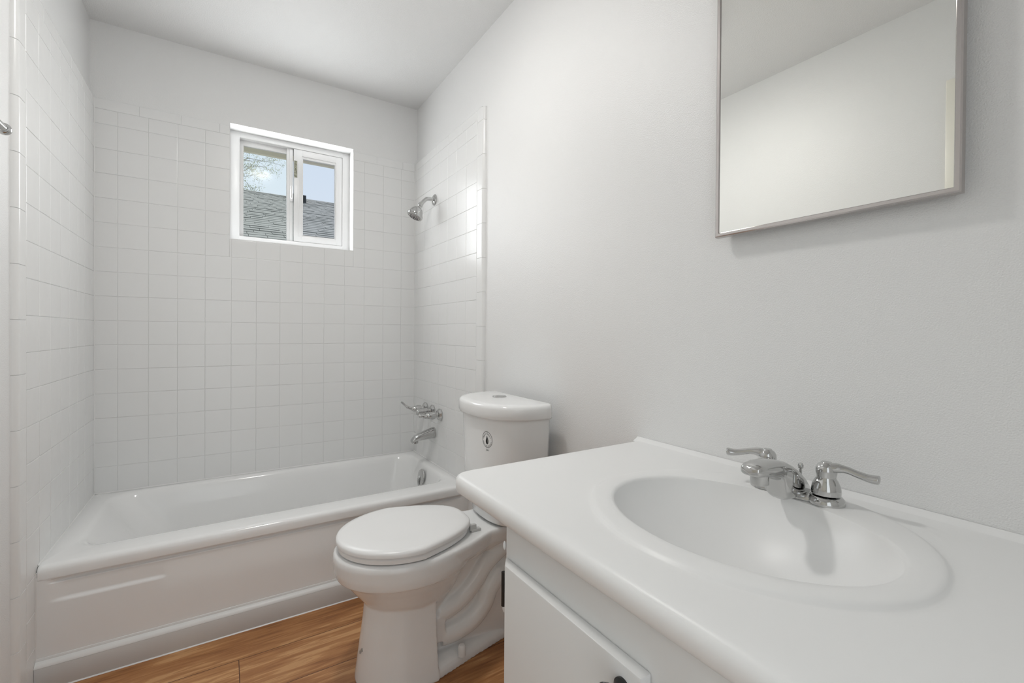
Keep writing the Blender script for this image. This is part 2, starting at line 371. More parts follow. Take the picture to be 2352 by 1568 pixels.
MB().loft(rings, False, True).build('tub_shell', tubm, tub, ang=60)
def apron_y(x, z):
    ends = sst(.020, .075, x)*sst(1.428, 1.38, x)
    Lx = (1 - sst(.290, .318, x))*sst(.018, .034, x)
    out = Lx*sst(.2615, .2500, z) + (1-Lx)*sst(.306, .20, z)
    d = .013*sst(.3245, .3205, z) - .0065*sst(.3135, .3085, z) - .0065*out
    return TF + d*ends + .0008
b = MB(); xs = [e1, .012, .02, .024, .028, .032, .036, .05] + [.06 + i*.012 for i in range(18)] + [.280, .286, .292, .296, .300, .304, .308, .312, .318] + [.34 + i*.04 for i in range(26)] + [1.36, 1.39, 1.405, 1.410, 1.415, 1.420, 1.425, 1.43, W-e1]
xs = sorted(set(round(v, 4) for v in xs if v <= W-e1))
zs = [.0, .06, .09] + [.1+.01*i for i in range(14)] + [.243, .247, .249, .252, .255, .258, .261, .264, .27, .28, .29, .30, .303, .306] + [.3075+.0012*i for i in range(16)] + [.328, .332, .336]
zs = sorted(set(zs))
g = [[b.b.verts.new((x, apron_y(x, z), z)) for x in xs] for z in zs]
for a, c in zip(g[:-1], g[1:]):
    for i in range(len(xs)-1): b.face([a[i], a[i+1], c[i+1], c[i]])
b.build('apron', tubm, tub, ang=80)
ov = Vector((1.377, -.318, .302))
ax = Vector((-1, 0, .18)).normalized()
b = MB(); b.lathe([(.0, .0), (.041, 0), (.042, .003), (.039, .007), (.03, .010), (0, .0115)], ov, ax, 40); op = b.build('overflow_plate', chrome, tub)
b = MB(); b.tube(smooth_path([ov + ax*.008 + Vector((0, 0, .002)), ov + ax*.018 + Vector((0, 0, -.008)), ov + ax*.020 + Vector((0, -.001, -.03)), ov + ax*.017 + Vector((0, 0, -.045))], 5), [(.006, .004)]*16, 10); b.build('trip_lever', chrome, op)
b = MB(); b.lathe([(.036, 0), (.036, .004), (.028, .006), (.026, .001), (0, .001)], (1.2, -.34, .0655)); b.build('drain', chrome, tub)

b = MB()
for x_, sg in ((0, 1), (W, -1)):
    b.extr([(x_ + sg*.0002, TF+.012), (x_ + sg*.0022, TF+.003), (x_ + sg*.0022, TF-.0005), (x_ + sg*.0002, TF-.002)], 'z', .002, .35)
    b.extr([(x_ + sg*.0002, ZR-.003), (x_ + sg*.0055, ZR+.0004), (x_ + sg*.0002, ZR+.005)] , 'y', TF+.02, -.001) if False else b.loft([[Vector((x_ + sg*.0002, y, ZR-.003)), Vector((x_ + sg*.0035, y, ZR-.0003)), Vector((x_ + sg*.0002, y, ZR+.003))] for y in (TF+.02, -.001)])
b.loft([[Vector((x, -.0002, ZR-.003)), Vector((x, -.0035, ZR-.0003)), Vector((x, -.0002, ZR+.003))] for x in (.001, W-.001)])
b.build('caulk_bead', trimp, tub, ang=20)
# board and quarter round along the foot of the apron
board = struct(MB().box(.0005, W-.0005, -.748, -.7285, .001, .0695, .0015).build('baseboard_back', boardp))
b = MB(); b.extr([(-.727, .0915), (-.731, .0905), (-.7325, .0865), (-.7325, .0835), (-.736, .082), (-.7415, .0795), (-.7455, .0755), (-.7475, .0715), (-.7478, .0697), (-.727, .0697)], 'x', .0005, W-.0005)
b.build('quarter_round', trimp, board, ang=40)
MB().extr([(-.7478, .0035), (-.7515, .0004), (-.7478, .0004)], 'x', .0005, W-.0005).build('caulk_bead', trimp, board)

# ------------------------------------------------------------------ tub and shower fittings
sp = thing('tub_spout', 'chrome tub spout on the tiled wall below the three valve handles', 'spout', (W, -.318, .53))
secs = [(W-.0005, .534, .027, .030), (W-.01, .534, .027, .029), (W-.03, .530, .0255, .0265), (W-.06, .525, .023, .023), (W-.09, .519, .021, .0185), (W-.108, .513, .020, .0165), (W-.120, .506, .019, .014), (W-.127, .501, .017, .008)]
b = MB()
b.loft([[Vector((x, -.318 + ry*math.copysign(abs(math.cos(t))**.8, math.cos(t)), z + rz*math.copysign(abs(math.sin(t))**.8, math.sin(t)))) for t in [2*PI*i/32 for i in range(32)]] for x, z, ry, rz in secs])
b.lathe([(.0165, 0), (.0165, .022), (.014, .028)], (W-.108, -.318, .489), n=24)
b.build('spout_body', chrome, sp, ang=50)

vf = thing('shower_valve', 'chrome three handle tub and shower valve on the tiled wall', 'faucet', (W, -.304, .65))
for k, (y, z) in enumerate(((-.203, .652), (-.304, .652), (-.405, .645))):
    MB().lathe([(.033, 0), (.033, .006), (.026, .016), (.016, .020), (.014, .022)], (W-.0005, y, z), (-1, 0, 0), 8, phase=PI/8).build('escutcheon', chrome, vf, ang=20)
    b = MB(); b.lathe([(.0125, .014), (.0125, .03), (.017, .033), (.0185, .045), (.0185, .060), (.016, .068), (.0175, .074), (.0185, .085), (.015, .094), (0, .097)] if k == 1 else [(.0125, .014), (.0125, .03), (.018, .033), (.0195, .045), (.018, .065), (.014, .078), (.008, .086), (0, .088)], (W, y, z), (-1, 0, 0), 24)
    if k == 0: b.tube(smooth_path([(W-.07, y, z), (W-.095, y+.004, z+.006), (W-.115, y+.006, z+.017), (W-.135, y+.008, z+.036), (W-.143, y+.008, z+.042)], 5), [.008]*10+[.0055]*11, 12)
    if k == 2: b.tube(smooth_path([(W-.066, y, z), (W-.085, y, z-.002), (W-.10, y+.002, z+.001), (W-.112, y+.003, z+.003)], 5), [.012]*6+[.009]*10, 12); b.ell((W-.112, y+.003, z+.003), (.010, .010, .010), 16)
    b.build('handle', chrome, vf, ang=40)

sh = thing('shower', 'chrome shower head on a bent arm high on the tiled wall', 'shower head', (W, -.312, 1.80))
MB().lathe([(.030, 0), (.030, .003), (.026, .008), (.015, .012), (.011, .013)], (W-.0005, -.312, 1.802), (-1, 0, 0), 36).build('flange', chrome, sh)
path = smooth_path([(W-.002, -.312, 1.802), (W-.03, -.312, 1.803), (W-.048, -.312, 1.799), (W-.064, -.312, 1.786), (W-.080, -.312, 1.766)], 7)
MB().tube(path, .0105, 20).build('arm', chrome, sh)
hd = Vector((-.46, 0, -.89)).normalized(); h0 = Vector((W-.080, -.312, 1.766))
MB().lathe([(.0125, -.004), (.0135, 0), (.0135, .012), (.0105, .015), (.0105, .02), (.015, .022), (.015, .026)], h0, hd, 20).build('collar', chrome, sh)
MB().lathe([(.014, .024), (.024, .030), (.033, .042), (.0365, .054), (.0375, .062), (.043, .064), (.044, .070), (.041, .079), (.033, .082), (.0325, .079), (0, .079)], h0, hd, 40).build('head', chrome, sh)
fp = MB(); fp.lathe([(.031, .0785), (.031, .082), (.028, .0835), (0, .0835)], h0, hd, 36)
f_o = fp.build('spray_face', nickel, sh)
q = Vector((0, 0, 1)).rotation_difference(hd); nb = MB()
for rr_, nn_ in ((.022, 14), (.013, 8), (.004, 3)):
    for i in range(nn_):
        a = 2*PI*i/nn_; nb.lathe([(.0022, .083), (.0018, .0855), (0, .0855)], h0 + q @ Vector((rr_*math.cos(a), rr_*math.sin(a), 0)), hd, 8)
nb.build('nozzles', black, f_o)

# ------------------------------------------------------------------ toilet
YC = -1.21
toilet = thing('toilet', 'white two piece toilet with closed lid between bathtub and vanity', 'toilet', (1.1, YC, 0))
def egg(xt, xs, xb, hw, z, n=64, pw=2.0, taper=0.0):
    out = []
    for i in range(n):
        t = 2*PI*i/n; c, s = math.cos(t), math.sin(t)
        if c < 0: x = xs + c*(xs-xt); y = s*hw
        else:
            c2 = abs(c)**(2/pw); s2 = math.copysign(abs(s)**(2/pw), s)
            x = xs + c2*(xb-xs); y = s2*hw*(1-taper*c2)
        out.append(Vector((x, YC+y, z)))
    return out
b = MB()
b.loft([egg(.88, 1.0, 1.10, .07, .16), egg(.862, 1.0, 1.13, .092, .22), egg(.842, 1.0, 1.15, .114, .25), egg(.806, .995, 1.17, .140, .295), egg(.786, .985, 1.185, .160, .324), egg(.775, .985, 1.19, .168, .3335), egg(.765, .98, 1.195, .177, .337),
        egg(.762, .98, 1.20, .1795, .345), egg(.757, .98, 1.205, .183, .362), egg(.755, .98, 1.21, .1845, .395), egg(.758, .98, 1.21, .182, .408), egg(.766, .98, 1.205, .175, .414)])
def ped(xt, hw, xb, z, n=24):
    pts = [Vector((xb, YC-hw, z))] + [Vector((lerp(xb, xt+.13, .5), YC-hw*1.0, z))]
    for i in range(n+1):
        t = PI/2 + PI*i/n; pts.append(Vector((xt+.13 + .13*math.cos(t), YC - hw*math.sin(t) , z)))
    pts += [Vector((lerp(xb, xt+.13, .5), YC+hw, z)), Vector((xb, YC+hw, z))]; return pts
b.loft([ped(.821, .127, 1.045, 0), ped(.823, .124, 1.045, .02), ped(.835, .108, 1.045, .12), ped(.845, .100, 1.045, .20), ped(.85, .098, 1.045, .262), ped(.86, .09, 1.045, .29)])
b.box(1.0, 1.335, YC-.055, YC+.055, .02, .40)                                      # web behind the pedestal
b.ell((1.05, YC, .29), (.105, .088, .10))                                          # sump
for s in (-1, 1):
    y0 = YC + s*.048
    b.tube(smooth_path([(1.375, y0-s*.02, .33), (1.31, y0, .325), (1.245, y0, .285), (1.20, y0, .232), (1.145, y0, .188), (1.075, y0, .168), (1.02, y0-s*.02, .165)], 6), [.030]*6+[.035]*25+[.03]*6, 20)
    b.tube(smooth_path([(1.345, y0-s*.03, .275), (1.30, y0, .24), (1.258, y0+s*.004, .195), (1.235, y0+s*.006, .150), (1.19, y0+s*.006, .110), (1.13, y0+s*.004, .092), (1.08, y0, .09)], 6), [.030]*6+[.036]*31, 20)
    b.box(1.03, 1.085, min(YC, YC+s*.082), max(YC, YC+s*.082), .085, .165)
def foot(z, g):
    side = [(.98, .124), (1.03, .126), (1.10, .110), (1.2, .087), (1.29, .070), (1.335, .060), (1.36, .045), (1.372, .018)]
    p = [Vector((x - (g if x > 1.33 else 0), YC - max(h-g, .004), z)) for x, h in side]; return p + [Vector((v.x, 2*YC-v.y, v.z)) for v in reversed(p)]
b.loft([foot(0, 0), foot(.018, .001), foot(.03, .007), foot(.038, .018), foot(.046, .04)])
# deck under the tank with a sloping underside
dk = lambda z, w0, w1, x1: [Vector((x_, YC+sg_*wd_, z)) for sg_, seq in ((-1, 1), (1, -1)) for x_, wd_ in [(1.03, w0*1.12), (1.09, w0*1.045), (1.14, w0*.94), (1.19, w0*.80), (1.24, lerp(w0*.68, w1, .45)), (1.30, w1*1.03), (x1, w1)][::seq]]
b.loft([dk(.335, .12, .06, 1.35), dk(.365, .15, .088, 1.385), dk(.400, .158, .10, 1.40), dk(.411, .156, .098, 1.40), dk(.4145, .150, .094, 1.398)])
bowl = b.build('bowl', china, toilet, ang=180)
rm = bowl.modifiers.new('fuse', 'REMESH'); rm.mode = 'VOXEL'; rm.voxel_size = .0036; rm.use_smooth_shade = True
smm = bowl.modifiers.new('soften', 'SMOOTH'); smm.factor = .5; smm.iterations = 5
for s in (-1, 1):
    MB().lathe([(.0135, 0), (.0135, .012), (.0125, .028), (.009, .034), (0, .035)], (1.135, YC + s*.098, .030), (0, 0, 1), 20).build('bolt_cap', seatm, toilet)
# seat and lid
def so_(g, z): return egg(.768+g, .975, 1.186-g*.6, .179-g, z, 72, 3.0, .36)
MB().loft([so_(.008, .416), so_(.002, .419), so_(.002, .430), so_(.006, .4345), so_(.05, .4345), so_(.055, .428), so_(.055, .418), so_(.05, .416), so_(.008, .416)], False, False).build('seat', seatm, toilet, ang=40)
def lo_(g, z): return egg(.764+g, .975, 1.190-g, .181-g, z, 72, 3.2, .36)
MB().loft([lo_(.004, .4365), lo_(.0, .4385), lo_(.0, .447), lo_(.002, .4515), lo_(.007, .4545), lo_(.02, .4565), lo_(.08, .4575)]).build('lid', seatm, toilet, ang=50)
for y in (-1.135, -1.285):
    b = MB(); b.box(1.176, 1.212, y-.009, y+.009, .4135, .424, .002).box(1.172, 1.196, y-.007, y+.007, .420, .440, .003); b.build('seat_hinge', hinge_grey, toilet)
# tank: flat back, bowed front
TB = 1.412
def dring(xf, hw, z, xb=TB, yc=-1.215, n=48, pw=2.5):
    p = []
    for i in range(n+1):
        t = -PI/2 + PI*i/n; c, s = abs(math.cos(t)), math.sin(t)
        p.append(Vector((xb-.012 - (xb-.012-xf)*c**(2/pw), yc + math.copysign(abs(s)**(2/pw), s)*hw, z)))
    p += [Vector((xb, yc+hw-.008, z)), Vector((xb, yc-hw+.008, z))]; return p
TKX = lambda z: lerp(1.252, 1.222, sst(.42, .60, z)) - .006*sst(.6, .8, z)
TKH = lambda z: lerp(.165, .192, sst(.42, .62, z)) + .008*sst(.6, .8, z)
rings = [dring(1.275, .13, .4165), dring(1.262, .148, .420)] + [dring(TKX(z), TKH(z), z) for z in (.43, .46, .50, .54, .58, .62, .68, .74, .80)]
tank = MB().loft(rings).build('tank', china, toilet, ang=60)
hl = .8435
rings = [dring(1.214, .200, .7935), dring(1.204, .210, .7945), dring(1.201, .213, .800), dring(1.201, .213, hl-.014), dring(1.204, .210, hl-.006), dring(1.212, .203, hl-.0015), dring(1.235, .185, hl)]
lid = MB().loft(rings).build('tank_lid', china, toilet, ang=60)
b = MB(); b.lathe([(.026, 0), (.026, .003), (.023, .0045), (.0215, .0035), (.0205, .005), (0, .0055)], (1.345, -1.185, hl-.0005), n=36)
fb = b.build('flush_button', chrome, lid); fb['label'] = 'round chrome flush button'
# printed mark on the tank front
def tank_pt(sv, z, off):
    """point on the tank front; sv runs along the front from the mark's middle towards the room"""
    xf, hw = TKX(z), TKH(z); yc = -1.215; best = None
    y = LY - sv*LT[1]
    pw = 2.5; s = min(.999, abs(y-yc)/hw); c = (1-s**pw)**(1/pw)
    x = TB-.012 - (TB-.012-xf)*c
    return Vector((x, y, z))
LY = -1.302; LT = (0, .80)
LZ = .722
def dpt(u, v, off=.0006):
    z = LZ + v; p = tank_pt(u, z, 0); q1 = tank_pt(u-.002, z, 0); q2 = tank_pt(u+.002, z, 0)
    tg = (q2-q1).normalized(); n = tg.cross(Vector((0, 0, 1))).normalized()
    if n.x > 0: n = -n
    return p + n*off
def decal_poly(b, pts, off=.0006, th=.0003):
    b.loft([[dpt(u, v, off-th) for u, v in pts], [dpt(u, v, off) for u, v in pts]])
b = MB()
nR = 48; ro, ri = .0275, .0262
top = [dpt(ro*math.cos(2*PI*i/nR), ro*math.sin(2*PI*i/nR)) for i in range(nR)]; tin = [dpt(ri*math.cos(2*PI*i/nR), ri*math.sin(2*PI*i/nR)) for i in range(nR)]
vo = [b.b.verts.new(p) for p in top]; vi = [b.b.verts.new(p) for p in tin]
for i in range(nR): b.face([vo[i], vo[(i+1) % nR], vi[(i+1) % nR], vi[i]])
# drop, split by a pale curved vein
dp = []
for i in range(40):
    t = 2*PI*i/40; rr_ = .0098; x_ = rr_*math.sin(t)*(math.sin(t/2)**1.3)*1.02; y_ = .0148*math.cos(t)
    dp.append((x_, y_ - .001))
def vein(v): return .0022 - .38*(v+.003) + 0
def split(poly, sgn):
    out = []
    for i in range(len(poly)):
        p, q = poly[i], poly[(i+1) % len(poly)]
        fp_ = sgn*(p[0]-vein(p[1])) - .0007; fq = sgn*(q[0]-vein(q[1])) - .0007
        if fp_ >= 0: out.append(p)
        if fp_*fq < 0: t = fp_/(fp_-fq); out.append((lerp(p[0], q[0], t), lerp(p[1], q[1], t)))
    return out
for sgn in (-1, 1):
    pl = split(dp, sgn)
    if len(pl) > 2:
        vs = [b.b.verts.new(dpt(u, v)) for u, v in pl]; b.face(vs)
def glyph(ch, size):
    cu = bpy.data.curves.new('glyph', 'FONT'); cu.body = ch; cu.size = size; cu.align_x = 'CENTER'; cu.resolution_u = 3
    o = bpy.data.objects.new('glyph', cu); COL.objects.link(o); dg = bpy.context.evaluated_depsgraph_get(); dg.update()
    me = bpy.data.meshes.new_from_object(o.evaluated_get(dg)); wd = max([v.co.x for v in me.vertices], default=0)-min([v.co.x for v in me.vertices], default=0)
    res = ([tuple(v.co) for v in me.vertices], [tuple(p.vertices) for p in me.polygons], wd)
    COL.objects.unlink(o); bpy.data.objects.remove(o); bpy.data.curves.remove(cu); bpy.data.meshes.remove(me); return res
def arc_text(b, txt, rad, size, mid, span, flip):
    n = len(txt)
    for i, ch in enumerate(txt):
        if ch == ' ': continue
        vs, fs, wd = glyph(ch, size); f_ = (i/(n-1) - .5)*span
        a = mid - f_ if not flip else mid + f_
        ca, sa = math.cos(a), math.sin(a)
        bv = []
        for (x, y, z) in vs:
            if not flip: rr_ = rad + y; u = rr_*ca + x*sa; v = rr_*sa - x*ca
            else: rr_ = rad - y; u = rr_*ca - x*sa; v = rr_*sa + x*ca
            bv.append(b.b.verts.new(dpt(u, v)))
        for f in fs: b.face([bv[k] for k in f])
arc_text(b, 'WaterSense', .0172, .0088, PI/2, 2.35, False)
arc_text(b, 'MEETS EPA CRITERIA', .0242, .0055, -PI/2, 2.5, True)
for a in (PI*.98, PI*.02):
    decal_poly(b, [(.0215*math.cos(a)+.0008*math.cos(t), .0215*math.sin(a)+.0008*math.sin(t)) for t in [0, 1.05, 2.1, 3.14, 4.2, 5.25]])
xx = -.0075
for wd in (.002, .0012, .0028, .0016, .0024):
    decal_poly(b, [(xx, -.0335), (xx+wd, -.0335), (xx+wd, -.0327), (xx, -.0327)]); xx += wd+.0006
xx = -.0085
for wd in (.003, .0032, .0024, .0034, .0026):
    decal_poly(b, [(xx, -.0378), (xx+wd, -.0378), (xx+wd, -.0366), (xx, -.0366)]); xx += wd+.0003
lb = b.build('printed_mark', ink, tank, smooth=False); lb['label'] = 'black printed round drop mark'
# torn sticker remains on the pedestal
b = MB()
pts = [(0, 0), (.006, .004), (.010, .012), (.016, .016), (.013, .024), (.007, .02), (.004, .012), (-.002, .008)]
def ped_pt(a, z, off):     # point on the front of the pedestal, a in radians from its nose
    xt, hw = lerp(.823, .835, (z-.02)/.10), lerp(.124, .108, (z-.02)/.10); t = PI + a
    return Vector((xt+.13 + (.13+off)*math.cos(t), YC - (hw+off)*math.sin(t), z))
b.loft([[ped_pt(-.05 - u*11, .092+v, o_) for u, v in pts] for o_ in (-.001, .0012)]); b.build('sticker_residue', smudge, toilet, smooth=False)['label'] = 'grey torn sticker residue'
# ------------------------------------------------------------------ vanity cabinet
CX, CY0 = .900, -1.958; CY1 = -2.72; CT = .742
cab = thing('vanity_cabinet', 'white painted vanity cabinet under the counter beside the toilet', 'cabinet', (1.18, -2.34, 0))
b = MB(); b.box(CX, CX+.019, CY1, CY0, .09, CT, .0015).box(CX+.0185, XR-.002, CY0-.016, CY0-.0003, .09, CT).box(CX+.0185, XR-.002, CY1+.0003, CY1+.016, .09, CT).box(XR-.008, XR-.002, CY1+.015, CY0-.015, .09, CT).box(CX+.0185, XR-.002, CY1+.015, CY0-.015, .09, .106)
b.box(CX+.06, CX+.076, CY1+.002, CY0-.002, 0, .092).box(CX+.0755, XR-.004, CY0-.018, CY0-.002, 0, .092).box(CX+.0755, XR-.004, CY1+.002, CY1+.018, 0, .092)
b.build('carcass', cabp, cab, ang=30)
def cab_door(y0, y1):
    b = MB(); sl = .026 if y1 > -2 else 0
    t = bmesh.new(); pl = [(.8995, y0), (.8995, y1), (.881, y1-sl), (.881, y0)]
    lo_v = [t.verts.new((p[0], p[1], .12)) for p in pl]; hi_v = [t.verts.new((p[0], p[1], .6885)) for p in pl]
    t.faces.new(lo_v[::-1]); t.faces.new(hi_v)
    for i in range(4): t.faces.new([lo_v[i], lo_v[(i+1) % 4], hi_v[(i+1) % 4], hi_v[i]])
    bmesh.ops.bevel(t, geom=t.edges[:], offset=.0025, segments=2, profile=.5, affect='EDGES'); b.merge(t)
    return b.build('door', cabp, cab)
dA = cab_door(-2.283, -1.9585); dB = cab_door(-2.70, -2.352)
for d, y in ((dA, -2.256), (dB, -2.38)):
    b = MB(); b.lathe([(.0125, 0), (.0125, .003), (.006, .007), (.0055, .015), (.013, .020), (.0155, .026), (.0125, .032), (0, .034)], (.881, y, .6605), (-1, 0, 0), 24); b.build('knob', black, d)
for z in (.628, .20):
    b = MB(); b.lathe([(.0045, -.03), (.0045, .03)], (.899, -1.9525, z), n=14).box(.8965, .8995, -1.9575, -1.9515, z-.028, z+.028, .001); hg = b.build('hinge', black, dA)
    for dz, rz_ in ((-.033, .009), (.078, .008)):
        b = MB(); b.ell((.8995, -1.9535, z+dz), (.003, .0030, rz_), 12); b.build('painted_hinge_tip', cabp, hg)

# ------------------------------------------------------------------ vanity top with integral sink
ZC = .786
vt = thing('vanity_counter', 'white vanity counter with an integral oval sink bowl', 'counter', (1.18, -2.216, ZC))
SX, SY = 1.172, -2.216; AX, AY = .164, .212; OX, OY = .208, .252
X0, X1, Y0, Y1 = .884, XR-.001, -2.74, -1.748
n = 160
def rect_dir(x0, x1, y0, y1, a):
    dx, dy = math.cos(a), math.sin(a); t = 1e9
    if dx > 1e-9: t = min(t, (x1-SX)/dx)
    if dx < -1e-9: t = min(t, (x0-SX)/dx)
    if dy > 1e-9: t = min(t, (y1-SY)/dy)
    if dy < -1e-9: t = min(t, (y0-SY)/dy)
    return Vector((SX+dx*t, SY+dy*t, 0))
angs = [2*PI*i/n for i in range(n)]
for cxx, cyy in ((X0, Y0), (X0, Y1), (X1, Y0), (X1, Y1)):
    a = math.atan2(cyy-SY, cxx-SX) % (2*PI); k = min(range(n), key=lambda i: abs(angs[i]-a)); angs[k] = a
def ering(ax_, ay_, z):
    out = []
    for a in angs:
        # ellipse point in direction a
        ax2 = ax_ + (.040*sst(AX, OX, ax_) if math.cos(a) > 0 else 0)
        r_ = 1/math.sqrt((math.cos(a)/ax2)**2 + (math.sin(a)/ay_)**2); out.append(Vector((SX+r_*math.cos(a), SY+r_*math.sin(a), z)))
    return out
def cring(ins, z, back=0.0):
    out = []
    x0, x1, y0, y1 = X0+ins, X1-back, Y0+ins, Y1-ins
    rc = max(.040-ins, .006)
    for a in angs:
        p = rect_dir(X0, X1, Y0, Y1, a); q = Vector((min(max(p.x, x0), x1), min(max(p.y, y0), y1), z))
        c = Vector((x0+rc, y1-rc, z))
        if q.x < c.x and q.y > c.y: q = c + (q-c).normalized()*rc
        out.append(q)
    return out
RH = .0060
rings = []
for k in range(0, 15):      # bowl
    t = k/14; rr_ = [.10, .22, .34, .46, .56, .65, .73, .795, .85, .895, .93, .958, .978, .992, 1.0][k]
    dep = -.128*(1-rr_**2.1)**.80 if k < 12 else [-.010, -.0045, -.0008][k-12]
    rings.append(ering(AX*rr_, AY*rr_, ZC + RH + dep - .001))
rings += [ering(AX+.006, AY+.006, ZC+RH+.0005), ering(AX+.016, AY+.014, ZC+RH+.001), ering(OX-.010, OY-.010, ZC+RH+.0005), ering(OX-.005, OY-.005, ZC+RH-.0003), ering(OX-.002, OY-.002, ZC+RH-.002), ering(OX+.001, OY+.001, ZC+.0010), ering(OX+.004, OY+.004, ZC+.0002), ering(OX+.010, OY+.010, ZC)]
rings += [cring(.036, ZC, .014), cring(.020, ZC, .010), cring(.012, ZC-.0015, .006), cring(.006, ZC-.0045, .002), cring(.0015, ZC-.010, 0), cring(0, ZC-.016, 0), cring(.0, ZC-.026, 0), cring(.003, ZC-.034, 0), cring(.010, ZC-.038, 0), cring(.03, ZC-.038, 0)]
bb = MB(); bb.loft(rings, True, False)
# raised cove along the wall
cv = [(X1-.020, ZC-.002), (X1-.013, ZC+.0012), (X1-.008, ZC+.0032), (X1-.004, ZC+.006), (X1-.001, ZC+.008), (X1, ZC+.008), (X1, ZC-.004)]
bb.loft([[Vector((q[0], Y1-.002, q[1])) for q in cv], [Vector((q[0], Y0, q[1])) for q in cv]])
top_o = bb.build('counter_slab', marble, vt, ang=50)
b = MB(); b.lathe([(.022, 0), (.022, .002), (.016, .003), (.014, 0), (0, 0)], (SX, SY, ZC+RH-.1285)); b.build('drain', chrome, vt)

# ------------------------------------------------------------------ sink faucet
fx = 1.362; fz = ZC+RH+.0010; fc = -2.216
fa = thing('sink_faucet', 'chrome two lever centerset faucet on the sink rim', 'faucet', (fx, fc, fz))
def bell(y):
    return [Vector((0, 0, 0))]
b = MB()
for s in (-1, 1): b.lathe([(.0285, 0), (.0285, .003), (.0275, .008), (.024, .0118), (.0205, .0135), (0, .0135)], (fx, fc + s*.051, fz-.0005), n=36)
def stad(hx, hy, z, k=24):
    return [Vector((fx + hx*math.copysign(abs(math.cos(t))**.7, math.cos(t)), fc + hy*math.copysign(abs(math.sin(t))**.7, math.sin(t)), z)) for t in [2*PI*i/k for i in range(k)]]
b.loft([stad(.025, .052, fz), stad(.025, .052, fz+.004), stad(.022, .05, fz+.0085), stad(.017, .046, fz+.0105)])
b.build('base_plate', chrome, fa, ang=40)
# spout: saddle body rising from the plate, then a flat broad nose reaching over the bowl
def sect(x, hy, zb, zt, k=28, pw=.62):
    zc_, hz = (zb+zt)/2, (zt-zb)/2
    return [Vector((x, fc + hy*math.copysign(abs(math.cos(t))**pw, math.cos(t)), zc_ + hz*math.copysign(abs(math.sin(t))**pw, math.sin(t)))) for t in [2*PI*i/k for i in range(k)]]
b = MB()
b0 = fz + .001
b.loft([sect(fx+.030, .016, b0, fz+.008), sect(fx+.022, .019, b0, fz+.013), sect(fx+.010, .0205, b0, fz+.024), sect(fx-.004, .0235, b0, fz+.037), sect(fx-.022, .025, b0, fz+.051), sect(fx-.042, .0252, b0, fz+.0625), sect(fx-.058, .0235, b0+.001, fz+.0695), sect(fx-.067, .021, b0+.008, fz+.0715), sect(fx-.073, .0205, fz+.036, fz+.073),
        sect(fx-.082, .020, fz+.0425, fz+.0745), sect(fx-.100, .0195, fz+.048, fz+.0765), sect(fx-.122, .019, fz+.052, fz+.0775), sect(fx-.138, .0182, fz+.0545, fz+.076), sect(fx-.146, .0165, fz+.056, fz+.073), sect(fx-.149, .013, fz+.059, fz+.070)])
b.lathe([(.0125, 0), (.0145, .002), (.0145, .020)], (fx-.118, fc, fz+.037), n=24)
b.build('spout', chrome, fa, ang=45)
b = MB(); b.lathe([(.0022, 0), (.0022, .036), (.0045, .038), (.005, .043), (.003, .047), (0, .047)], (fx+.020, fc, fz+.006), n=14); b.build('lift_rod', chrome, fa)
for s, ddir in ((1, Vector((-.42, .90, .0))), (-1, Vector((.18, -.98, .0)))):
    y = fc + s*.051; dd = ddir.normalized(); o = Vector((fx, y, fz))
    b = MB(); b.lathe([(.0205, .0148), (.022, .0155), (.0225, .021), (.0208, .031), (.0172, .039), (.0145, .0435), (.0148, .047), (.0162, .0535), (.0156, .061), (.0125, .0665), (.0085, .069), (.0075, .0708), (0, .0712)], o, n=36)
    c0 = o + Vector((0, 0, .0585))
    LL = .074 if s < 0 else .072; pth = smooth_path([c0, c0+dd*LL*.2+Vector((0, 0, .004)), c0+dd*LL*.4+Vector((0, 0, .004)), c0+dd*LL*.6+Vector((0, 0, .0)), c0+dd*LL*.8+Vector((0, 0, -.003)), c0+dd*LL*.94+Vector((0, 0, -.003)), c0+dd*LL+Vector((0, 0, -.002))], 5)
    m_ = len(pth); up = Vector((0, 0, 1)); sd_ = dd.cross(up); rg = []
    for i, p in enumerate(pth):
        t = i/(m_-1); hw_ = lerp(.0125, .0065, sst(0, .35, t)) + .0035*sst(.45, .85, t); hz_ = lerp(.0105, .0062, sst(0, .35, t)) + .0012*sst(.5, .9, t)
        e_ = math.sqrt(max(0.02, 1-max(0, (t-.86)/.14)**2)); rg.append([p + sd_*hw_*e_*math.cos(2*PI*k/16) + up*hz_*e_*math.sin(2*PI*k/16) for k in range(16)])
    b.loft(rg); b.build('lever_handle', chrome, fa, ang=45)

# ------------------------------------------------------------------ medicine cabinet with mirror
mc = thing('medicine_cabinet', 'recessed mirror cabinet with a thin steel frame over the sink', 'mirror', (XR, -2.2045, 1.306))
MX = XR-.034; m0, m1, n0, n1 = -2.419, -2.003, 1.3035, 1.875; fw_ = .0105
def frame_ring(g, x): return [Vector((x, m0+g, n0+g)), Vector((x, m1-g, n0+g)), Vector((x, m1-g, n1-g)), Vector((x, m0+g, n1-g))]
b = MB(); b.loft([frame_ring(.014, XR), frame_ring(.014, MX+.015), frame_ring(.001, MX+.0145), frame_ring(0, MX+.012), frame_ring(.0012, MX+.001), frame_ring(.0035, MX-.0006), frame_ring(fw_-.0015, MX-.0002), frame_ring(fw_, MX+.002), frame_ring(fw_, MX+.006)], False, False)
b.build('frame', nickel, mc, ang=25)
MB().box(MX+.0025, MX+.0055, m0+fw_-.002, m1-fw_+.002, n0+fw_-.002, n1-fw_+.002).build('mirror_glass', mirror, mc, smooth=False)

